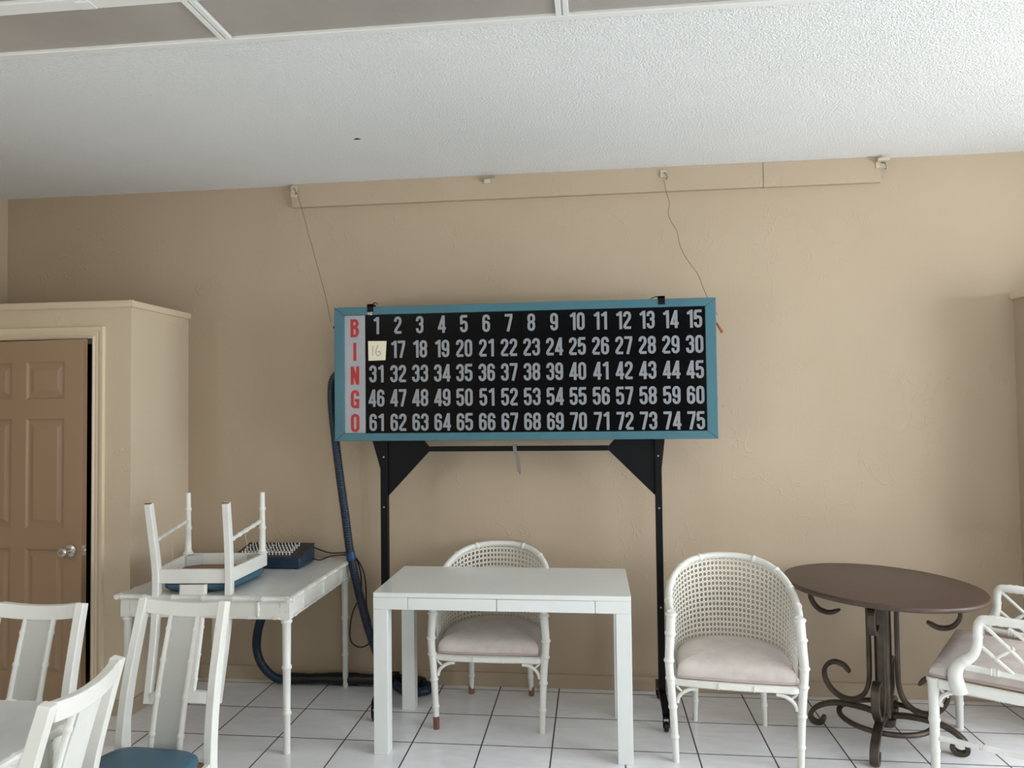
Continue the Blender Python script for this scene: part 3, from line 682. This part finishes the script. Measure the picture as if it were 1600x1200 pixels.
# ------------------------------------------------------------------ white dining chairs with blue seats
def dining_chair():
    t = thing('dining_chair', '', 'chair', (0, 0, 0), 0, 'white dining chairs with blue seats')
    bw, fw, y0, y1 = .163, .213, -.215, .165
    m = MB(); z0, z1 = .318, .384
    def rail(a, b, th=.018):
        a, b = Vector(a), Vector(b); d = (b-a).normalized(); n = Vector((-d.y, d.x, 0))*th
        m.hexa([(*(a).xy, z0), (*(b).xy, z0), (*(b+n).xy, z0), (*(a+n).xy, z0)], [(*(a).xy, z1), (*(b).xy, z1), (*(b+n).xy, z1), (*(a+n).xy, z1)])
    rail((-fw, y0, 0), (fw, y0, 0)); rail((fw, y0, 0), (bw+.02, y1-.004, 0)); rail((bw, y1+.012, 0), (-bw, y1+.012, 0)); rail((-bw-.02, y1-.004, 0), (-fw, y0, 0))
    fr = m.build('seat_frame', M['white'], t, bevel=.002)
    for s in (-1, 1): MB().prism([(s*.194, y0+.0185, .322), (s*.12, y0+.0185, .322), (s*.12, y0+.03, .322), (s*.178, y0+.075, .322), (s*.191, y0+.075, .322)], None, (0, 0, .05)).build('corner_block', M['block'], fr, smooth=False)
    MB().hexa([(-fw+.02, y0+.02, .374), (fw-.02, y0+.02, .374), (bw-.005, y1-.01, .374), (-bw+.005, y1-.01, .374)], [(-fw+.02, y0+.02, .383), (fw-.02, y0+.02, .383), (bw-.005, y1-.01, .383), (-bw+.005, y1-.01, .383)]).build('seat_base', M['plywood'], fr, smooth=False)
    # cushion: rounded trapezoid, domed
    def outline(k, n=40):
        pts = []
        for i in range(n):
            a = 2*PI*i/n; c, s_ = math.cos(a), math.sin(a); q = .36
            x = math.copysign(abs(c)**q, c); y = math.copysign(abs(s_)**q, s_)
            hw = (fw+.008)+((bw+.0)-(fw+.008))*(y+1)/2
            pts.append((x*hw*k, (y0+y1-.02)/2+y*(y1-y0+.0)/2*k))
        return pts
    rings = []
    for k, z in ((.96, .3845), (1.0, .392), (1.015, .403), (1.0, .415), (.93, .427), (.75, .4335), (.4, .4355), (.05, .4358)):
        rings.append([(x, y, z) for x, y in outline(k)])
    m = MB(); m.rings(rings); m.build('seat_cushion', M['blue_vinyl'], t, angle=70)
    for s in (-1, 1):
        pts = catmull([(s*.183, .228, 0), (s*.179, .196, .16), (s*.174, .172, .31), (s*.173, .170, .44), (s*.169, .196, .62), (s*.164, .240, .79), (s*.161, .272, .905)], 6)
        m = MB(); m.strap(pts, .031, [.033+.007*math.sin(PI*min(1, p.z/.9)) for p in pts], (1, 0, 0)); bp = m.build('back_post', M['white'], t, bevel=.003)
        MB().box(s*.183-.0145, s*.183+.0145, .2125, .2435, -.0012, .0022).build('worn_foot', M['wood_brown'], bp, smooth=False)['label'] = 'bare brown wood at the leg tip'
        m = MB(); m.bamboo((s*.196, -.193, .3175), (s*.196, -.193, 0), .0175, .0125, [.03, .42, .73], 12, 1.22)
        m.lathe([(0, .3175), (.026, .3175), (.026, .311), (.02, .307), (0, .307)], (s*.196, -.193, 0), 14); m.build('front_leg', M['white'], t)
        m = MB(); m.bamboo((s*.196, -.193, .145), (s*.178, .19, .185), .0095, None, [.12, .3, .5, .7, .88], 8, 1.3); m.build('stretcher', M['white'], t)
        m = MB(); m.tube(catmull([(s*.187, 0.0, .156), (s*.185, .005, .20), (s*.188, -.01, .235), (s*.183, .002, .275), (s*.185, -.004, .3175)], 4), .0011, 4); m.build('string', M['string'], t)
    # crest rail: bowed back and dipped in the middle
    pts = []; n = 14
    for k in range(n+1):
        u = -1+2*k/n; bow = 1-u*u
        pts.append(Vector((u*.1475, .2665+.013*bow, .880-.013*bow)))
    m = MB(); rings = []
    for p in pts: rings.append([p+Vector((0, -.011, -.025)), p+Vector((0, .015, -.024)), p+Vector((0, .019, .025)), p+Vector((0, -.007, .025))])
    m.rings(rings); m.build('crest_rail', M['white'], t, bevel=.002)
    # splat with woven front and bamboo edges
    ys = lambda z: .170+(.272+.011-.170)*max(0, (z-.40)/.46)**1.25
    zs = [.39+(.862-.39)*k/12 for k in range(13)]
    sp_w = lambda z: .056-.004*(z-.39)
    m = MB(); m.rings([[(-sp_w(z), ys(z)-.004, z), (sp_w(z), ys(z)-.004, z), (sp_w(z), ys(z)+.008, z), (-sp_w(z), ys(z)+.008, z)] for z in zs])
    sp = m.build('splat', M['white'], t, smooth=False)
    m = MB(); m.rings([[(-sp_w(z)+.008, ys(z)-.0062, z), (sp_w(z)-.008, ys(z)-.0062, z), (sp_w(z)-.008, ys(z)-.0045, z), (-sp_w(z)+.008, ys(z)-.0045, z)] for z in zs])
    m.build('woven_panel', M['weave'], sp, smooth=False)
    for s in (-1, 1):
        m = MB(); bamboo_path(m, [(s*sp_w(z), ys(z)-.006, z) for z in zs], .0095, [.14, .40, .65, .87], 9, 3, (.011, .0085)); m.build('bamboo_edge', M['white'], sp)
    return t
dc = dining_chair()
spots = [((-1.517, 2.264, 0), (0, 0, -.077), 'white dining chair facing forward in front of the game table, blue seat in view'),
         ((-1.997, 2.184, 0), (0, 0, .029), 'white dining chair beyond the dining table, in front of the tan door'),
         ((-1.582, 1.730, 0), (0, 0, -1.43), 'white dining chair seen from behind at the table right edge, lower left'),
         ((-1.908, 3.45, 1.1625), (PI, 0, .084), 'white dining chair upside down on the game table, legs in the air')]
for i, (loc, rot, lab) in enumerate(spots):
    o = dc if i == 0 else copy_tree(dc)
    o.location = loc; o.rotation_euler = rot; o['label'] = lab

# ------------------------------------------------------------------ white parsons desk
dk = thing('desk', 'white lacquered square legged desk with two drawers in front of the board', 'desk', (-.438, 3.595, 0))
a, b, hh = .591, .282, .741
MB().box(-a, a, -b, b, hh-.022, hh).build('desktop', M['white_clean'], dk, bevel=.002)
m = MB().box(-a, -a+.162, -b, -b+.02, hh-.077, hh-.0225); m.box(a-.158, a, -b, -b+.02, hh-.077, hh-.0225); m.box(-a+.162, a-.158, -b+.012, -b+.02, hh-.077, hh-.0225)
m.box(-a, -a+.02, -b+.0205, b-.0205, hh-.077, hh-.0225); m.box(a-.02, a, -b+.0205, b-.0205, hh-.077, hh-.0225); m.box(-a, a, b-.02, b, hh-.077, hh-.0225)
m.build('apron', M['white_clean'], dk, bevel=.001)
for x0, x1 in ((-a+.1645, -.0158), (-.0122, a-.1605)): MB().box(x0, x1, -b, -b+.0115, hh-.077, hh-.0235).build('drawer', M['white_clean'], dk, bevel=.001)
for sx in (-1, 1):
    for sy in (-1, 1):
        x0, x1 = sorted((sx*a, sx*(a-.068))); y0, y1 = sorted((sy*b, sy*(b-.068)))
        MB().box(x0, x1, y0, y1, 0, hh-.0775).build('leg', M['white_clean'], dk, bevel=.002)

# ------------------------------------------------------------------ cane barrel armchairs with pink seats
def cane_panel(m, S, nu, nv):
    oc = [(-.5, -.36), (-.36, -.5), (.36, -.5), (.5, -.36), (.5, .36), (.36, .5), (-.36, .5), (-.5, .36)]
    for i in range(nu):
        for j in range(nv):
            vs = [S((i+.5+x)/nu, (j+.5+y)/nv) for x, y in oc]
            vs += [S((i+.5+.33*math.cos(math.radians(202.5+45*k)))/nu, (j+.5+.33*math.sin(math.radians(202.5+45*k)))/nv) if 0 else S((i+.5+x*.70)/nu, (j+.5+y*.70)/nv) for k, (x, y) in enumerate(((-.5, -.25), (-.25, -.5), (.25, -.5), (.5, -.25), (.5, .25), (.25, .5), (-.25, .5), (-.5, .25)))]
            m.add(vs, [(k, (k+1) % 8, 8+(k+1) % 8, 8+k) for k in range(8)])
def barrel_chair():
    t = thing('cane_armchair', '', 'chair', (0, 0, 0), 0, 'cane back barrel armchairs with pink seats')
    half = [(.2725, -.215, .652), (.282, -.13, .668), (.281, .0, .708), (.252, .115, .760), (.185, .205, .803), (.09, .250, .823), (0, .262, .827)]
    top = half+[(-x, y, z) for x, y, z in half[-2::-1]]
    hb = [(.262, -.200, .39), (.266, -.12, .39), (.262, .0, .39), (.232, .105, .395), (.168, .178, .40), (.08, .215, .40), (0, .224, .40)]
    bot = hb+[(-x, y, z) for x, y, z in hb[-2::-1]]
    Tp, Bt = catmull(top, 10), catmull(bot, 10)
    def at(P, u):
        q = min(max(u, 0), 1)*(len(P)-1); i = min(int(q), len(P)-2); return P[i].lerp(P[i+1], q-i)
    def S(ofs):
        def f(u, v):
            u = .012+u*.976; p = at(Bt, u).lerp(at(Tp, u), v); return (p.x*ofs, (p.y+.2)*ofs-.2 if p.y > -.2 else p.y, p.z)
        return f
    m = MB(); bamboo_path(m, top, .0165, [.0, .09, .2, .3, .4, .6, .7, .8, .91, 1], 12, 10); m.build('top_rail', M['white'], t, angle=60)
    m = MB(); cane_panel(m, S(1.0), 54, 17); m.build('cane_panel', M['cane_paint'], t, smooth=False, solid=.0018)
    for s in (-1, 1):
        m = MB(); bamboo_path(m, [(s*.2625, -.225, 0), (s*.268, -.225, .15), (s*.276, -.225, .30), (s*.286, -.224, .43), (s*.281, -.221, .53), (s*.2725, -.216, .66)], .018, [.165, .37, .56, .68, .86, .985], 12, 8, (.0145, .0215)); m.build('front_leg', M['white'], t, angle=60)
        m = MB(); bamboo_path(m, [(s*.168, .232, 0), (s*.163, .215, .17), (s*.160, .200, .345)], .016, [.3, .65], 12, 8, (.0125, .0185)); m.build('rear_leg', M['white'], t, angle=60)
        m = MB()
        arc = [(s*(.262-.088*math.sin(k*PI/16)), -.226, .255+.072*math.cos(PI/2-k*PI/16)) if 0 else (s*(.253-.085*(1-math.cos(k*PI/16))), -.226, .262+.066*math.sin(k*PI/16)) for k in range(9)]
        m.tube(arc, .0085, 8); m.tube([(s*.258, -.226, .336), (s*.226, -.226, .308)], .005, 6); m.build('corner_bracket', M['white'], t)
    # curved seat frame
    fr = [(-.262, -.222), (-.17, -.236), (0, -.243), (.17, -.236), (.262, -.222), (.268, -.05), (.24, .08), (.165, .180), (0, .215), (-.165, .180), (-.24, .08), (-.268, -.05), (-.262, -.222)]
    c2 = catmull([(x, y, .352) for x, y in fr], 6)[:-1]
    m = MB(); rings = []; n = len(c2)
    for i, p in enumerate(c2):
        nrm = Vector((p.x, p.y, 0)).normalized()
        rings.append([p+Vector((0, 0, -.016)), p+nrm*.008+Vector((0, 0, -.010)), p+nrm*.008+Vector((0, 0, .010)), p+Vector((0, 0, .016)), p-nrm*.022+Vector((0, 0, .016)), p-nrm*.022+Vector((0, 0, -.016))])
    m.rings(rings, closed=True)
    for x in (-.075, .075): m.box(x-.0025, x+.0025, -.2535, -.235, .339, .365)
    m.build('seat_frame', M['white'], t)
    # cushion
    out = catmull([(x*.93, y*.945+.004, 0) for x, y in [(-.262, -.222), (-.255, -.245), (-.13, -.252), (0, -.255), (.13, -.252), (.255, -.245), (.262, -.222), (.268, -.05), (.238, .085), (.155, .185), (0, .222), (-.155, .185), (-.238, .085), (-.268, -.05), (-.262, -.222)]], 6)[:-1]
    rings = []
    for k, z in ((.97, .3685), (1, .374), (1.012, .39), (1.012, .41), (.985, .428), (.90, .445), (.72, .458), (.42, .466), (.05, .469)):
        rings.append([Vector((p.x*k, (p.y+.02)*k-.02, z)) for p in out])
    m = MB(); m.rings(rings); cu = m.build('seat_cushion', M['pink'], t, angle=80)
    m = MB(); m.tube([Vector((p.x*1.01, (p.y+.02)*1.01-.02, .378)) for p in out], .0042, 6, closed=True)
    m.build('piping', M['piping'], cu)
    return t
bc = barrel_chair(); bc.location = (.6285, 3.562, 0); bc.rotation_euler = (0, 0, -.105)
bc['label'] = 'white cane armchair with pink seat between black stand and round table'
b2 = copy_tree(bc); b2.location = (-.5335, 3.826, 0); b2.rotation_euler = (0, 0, -.01)
b2['label'] = 'white cane armchair with pink seat tucked behind the white desk'
for x, y, h_ in ((-.2625, -.225, .062), (.168, .232, .05), (-.168, .232, .045)):
    m = MB(); m.tube([(x, y, .0005), (x*1.004, y-.001, h_*.6), (x*1.008, y-.002*(1 if y > 0 else 0), h_)], [.0150, .0158, .0152], 12)
    w_ = m.build('worn_foot', M['wood_brown'], b2); w_['label'] = 'bare brown wood at the worn leg end'

# ------------------------------------------------------------------ round bistro table on scrolled iron
rt = thing('round_table', 'round dark brown topped table on scrolled wrought iron base', 'table', (1.350, 3.673, 0))
m = MB().lathe([(0, 0), (.425, 0), (.436, .004), (.4395, .012), (.4395, .018), (.436, .024), (.428, .0265), (0, .0265)], (0, 0, 0), 72)
tp = m.build('tabletop', M['wood_top'], rt, angle=50); tp.location = (0, 0, .7085); tp.rotation_euler = (0, .030, 0)
m = MB().lathe([(0, .105), (.037, .105), (.037, .69), (0, .69)], (0, 0, 0), 16)
m.lathe([(0, .07), (.045, .07), (.05, .105), (.040, .11), (0, .11)], (0, 0, 0), 20)
m.lathe([(0, .688), (.11, .688), (.11, .697), (0, .697)], (0, 0, 0), 24); m.build('column', M['iron'], rt)
for ang in (-28, 62, 152, 242):
    A = math.radians(ang); d = Vector((math.cos(A), math.sin(A), 0)); bvec = Vector((-d.y, d.x, 0))
    pr = lambda pts, n=7: catmull([d*r+Vector((0, 0, z)) for r, z in pts], n)
    p = pr([(.115, .684), (.078, .668), (.063, .62), (.061, .50), (.061, .34), (.064, .26), (.085, .197), (.130, .160), (.185, .158), (.235, .190), (.263, .245), (.257, .293), (.222, .322), (.178, .316), (.146, .285)])
    th = [.019]*len(p); th[-1] = .011; th[-2] = .013; th[-3] = .016
    m = MB(); m.strap(p, .036, th, bvec); m.build('scroll_bar', M['iron'], rt, bevel=.004, angle=50)
    p = pr([(.035, .118), (.09, .128), (.165, .130), (.235, .120), (.295, .092), (.328, .058), (.333, .028), (.316, .0125), (.290, .0125), (.274, .028), (.275, .05)])
    th = [.02]*len(p); th[-1] = .012; th[-2] = .015
    m = MB(); m.strap(p, .038, th, bvec); m.build('foot_scroll', M['iron'], rt, bevel=.004, angle=50)
    p = pr([(.06, .678), (.20, .680), (.285, .680), (.316, .660), (.317, .615), (.285, .572), (.235, .560), (.185, .580)])
    th = [.019]*len(p); th[-1] = .010; th[-2] = .013; th[-3] = .016
    m = MB(); m.strap(p, .034, th, bvec); m.build('top_bracket', M['iron'], rt, bevel=.004, angle=50)
m = MB(); m.tube([(.198*math.cos(2*PI*k/48), .198*math.sin(2*PI*k/48), .104) for k in range(48)], .0125, 10, closed=True); m.build('ring', M['iron'], rt)

# ------------------------------------------------------------------ white bamboo lattice armchair with pink seat
lc = thing('lattice_armchair', 'white bamboo lattice armchair with pink seat at the right edge', 'chair', (1.795, 3.432, 0), -2.150)
hw, fy, by, sz = .31, -.25, .25, .425
for s in (-1, 1):
    m = MB(); m.bamboo((s*hw, fy, sz+.002), (s*hw, fy, 0), .024, .0165, [.02, .42, .72], 12, 1.12); m.build('front_leg', M['white'], lc)
    m = MB(); bamboo_path(m, [(s*hw, by+.03, 0), (s*hw, by, .25), (s*hw, by, .45), (s*hw, by+.045, .66), (s*(hw-.005), by+.08, .86)], .02, [.15, .35, .52, .75], 12); m.build('back_post', M['white'], lc, angle=60)
    # arm: thick at its root on the side rail, bent back and up, then along
    pts = catmull([(s*.323, -.150, .385), (s*.326, -.166, .455), (s*.325, -.150, .505), (s*.323, -.104, .55), (s*.321, -.085, .60), (s*.320, -.082, .66), (s*.32, -.072, .692), (s*.32, -.048, .703), (s*.318, .06, .705), (s*.315, .2, .708), (s*.312, by+.05, .710)], 8)
    rr = []
    for i, p in enumerate(pts):
        t_ = i/(len(pts)-1); rr.append(.031-.013*min(1, t_/.42) if t_ < .42 else .018)
    for k in (20, 36, 58, 60, 72, 74): rr[k] *= 1.15
    m = MB(); m.tube(pts, rr, 12); m.build('arm', M['white'], lc, angle=60)
    m = MB(); m.bamboo((s*.321, -.13, .497), (s*.312, by+.0, .492), .0135, None, [.25, .29, .62, .66], 9, 1.2); m.build('arm_rail', M['white'], lc)
    m = MB(); X = s*.32; Y0, Y1, Z0, Z1 = -.075, by-.01, .503, .695
    for (ya, za), (yb, zb) in (((Y0, Z1), (Y0+.20, Z0)), ((Y0+.0, .595), (Y0+.11, Z0)), ((Y0+.045, .548), (Y0+.115, .605)), ((Y0+.10, Z1-.012), (Y0+.22, .59)), ((Y0+.14, Z1), (Y1, Z0+.03)), ((Y0+.15, .565), (Y0+.24, .63)), ((Y1, Z1-.02), (Y0+.24, Z0)), ((Y1, .6), (Y1-.09, .67))):
        m.bamboo((X, ya, za), (X, yb, zb), .0075, None, [.5], 7, 1.15)
    m.build('arm_lattice', M['white'], lc)
    m = MB(); m.bamboo((s*hw, fy+.015, .175), (s*hw, by, .185), .0125, None, [.3, .33, .7, .73], 9, 1.15); m.build('stretcher', M['white'], lc)
    m = MB(); arc = [(s*(hw-.0), fy+.018+.085*(1-math.cos(k*PI/16)), .315+.066*math.sin(k*PI/16)) for k in range(9)]
    m.tube(arc, .009, 8); m.tube([(s*hw, fy+.016, .392), (s*hw, fy+.055, .352)], .005, 6)
    m.tube([(s*hw, fy+.018, .315), (s*hw, fy+.034, .315)], .009, 8); m.build('corner_bracket', M['white'], lc)
m = MB().box(-hw+.02, hw-.02, fy-.016, fy+.016, sz-.040, sz)
m.box(-hw+.02, hw-.02, by-.016, by+.016, sz-.040, sz)
for s in (-1, 1): m.box(s*hw-.017, s*hw+.017, fy+.02, by-.015, sz-.040, sz)
m.build('seat_frame', M['white'], lc, bevel=.005)
m = MB(); m.bamboo((-hw, by+.075, .86), (hw, by+.075, .86), .019, None, [.2, .4, .6, .8], 10); m.build('back_rail', M['white'], lc)
m = MB()
for x0, z0, x1, z1 in ((-.29, .47, 0, .84), (.29, .47, 0, .84), (-.29, .84, 0, .47), (.29, .84, 0, .47), (-.15, .655, .15, .655)):
    m.bamboo((x0, by+.01+(z0-.45)*.17, z0), (x1, by+.01+(z1-.45)*.17, z1), .009, None, [.33, .66], 7)
m.bamboo((-hw, by+.005, .47), (hw, by+.005, .47), .012, None, [.3, .7], 8); m.build('back_lattice', M['white'], lc)
prof = [(-.315, -.258), (.315, -.258), (.318, -.20), (.288, -.185), (.283, .20), (.27, .222), (-.27, .222), (-.283, .20), (-.288, -.185), (-.318, -.20)]
def dens(P, n=4):
    out = []
    for (x0, y0), (x1, y1) in zip(P, P[1:]+P[:1]):
        for k in range(n): out.append((x0+(x1-x0)*k/n, y0+(y1-y0)*k/n))
    return out
pp = dens(prof); rings = []
for ins, z in ((.012, sz+.0005), (.0, sz+.006), (-.004, sz+.022), (.0, sz+.042), (.014, sz+.056), (.06, sz+.066), (.14, sz+.071)):
    rings.append([(math.copysign(max(abs(x)-ins, .001), x), math.copysign(max(abs(y)-ins, .0005*abs(y)), y), z) for x, y in pp])
m = MB(); m.rings(rings); cu = m.build('seat_cushion', M['pink'], lc, angle=80)
m = MB(); m.tube([(x*1.006, y*1.008, sz+.012) for x, y in pp], .0045, 6, closed=True); m.build('piping', M['piping'], cu)
m = MB(); m.lathe([(0, 0), (.008, 0), (.008, .002), (0, .002)], (hw+.0115, .17, .181), 10, 'x')
cap_ = m.build('bare_knot', M['wood_brown'], lc)
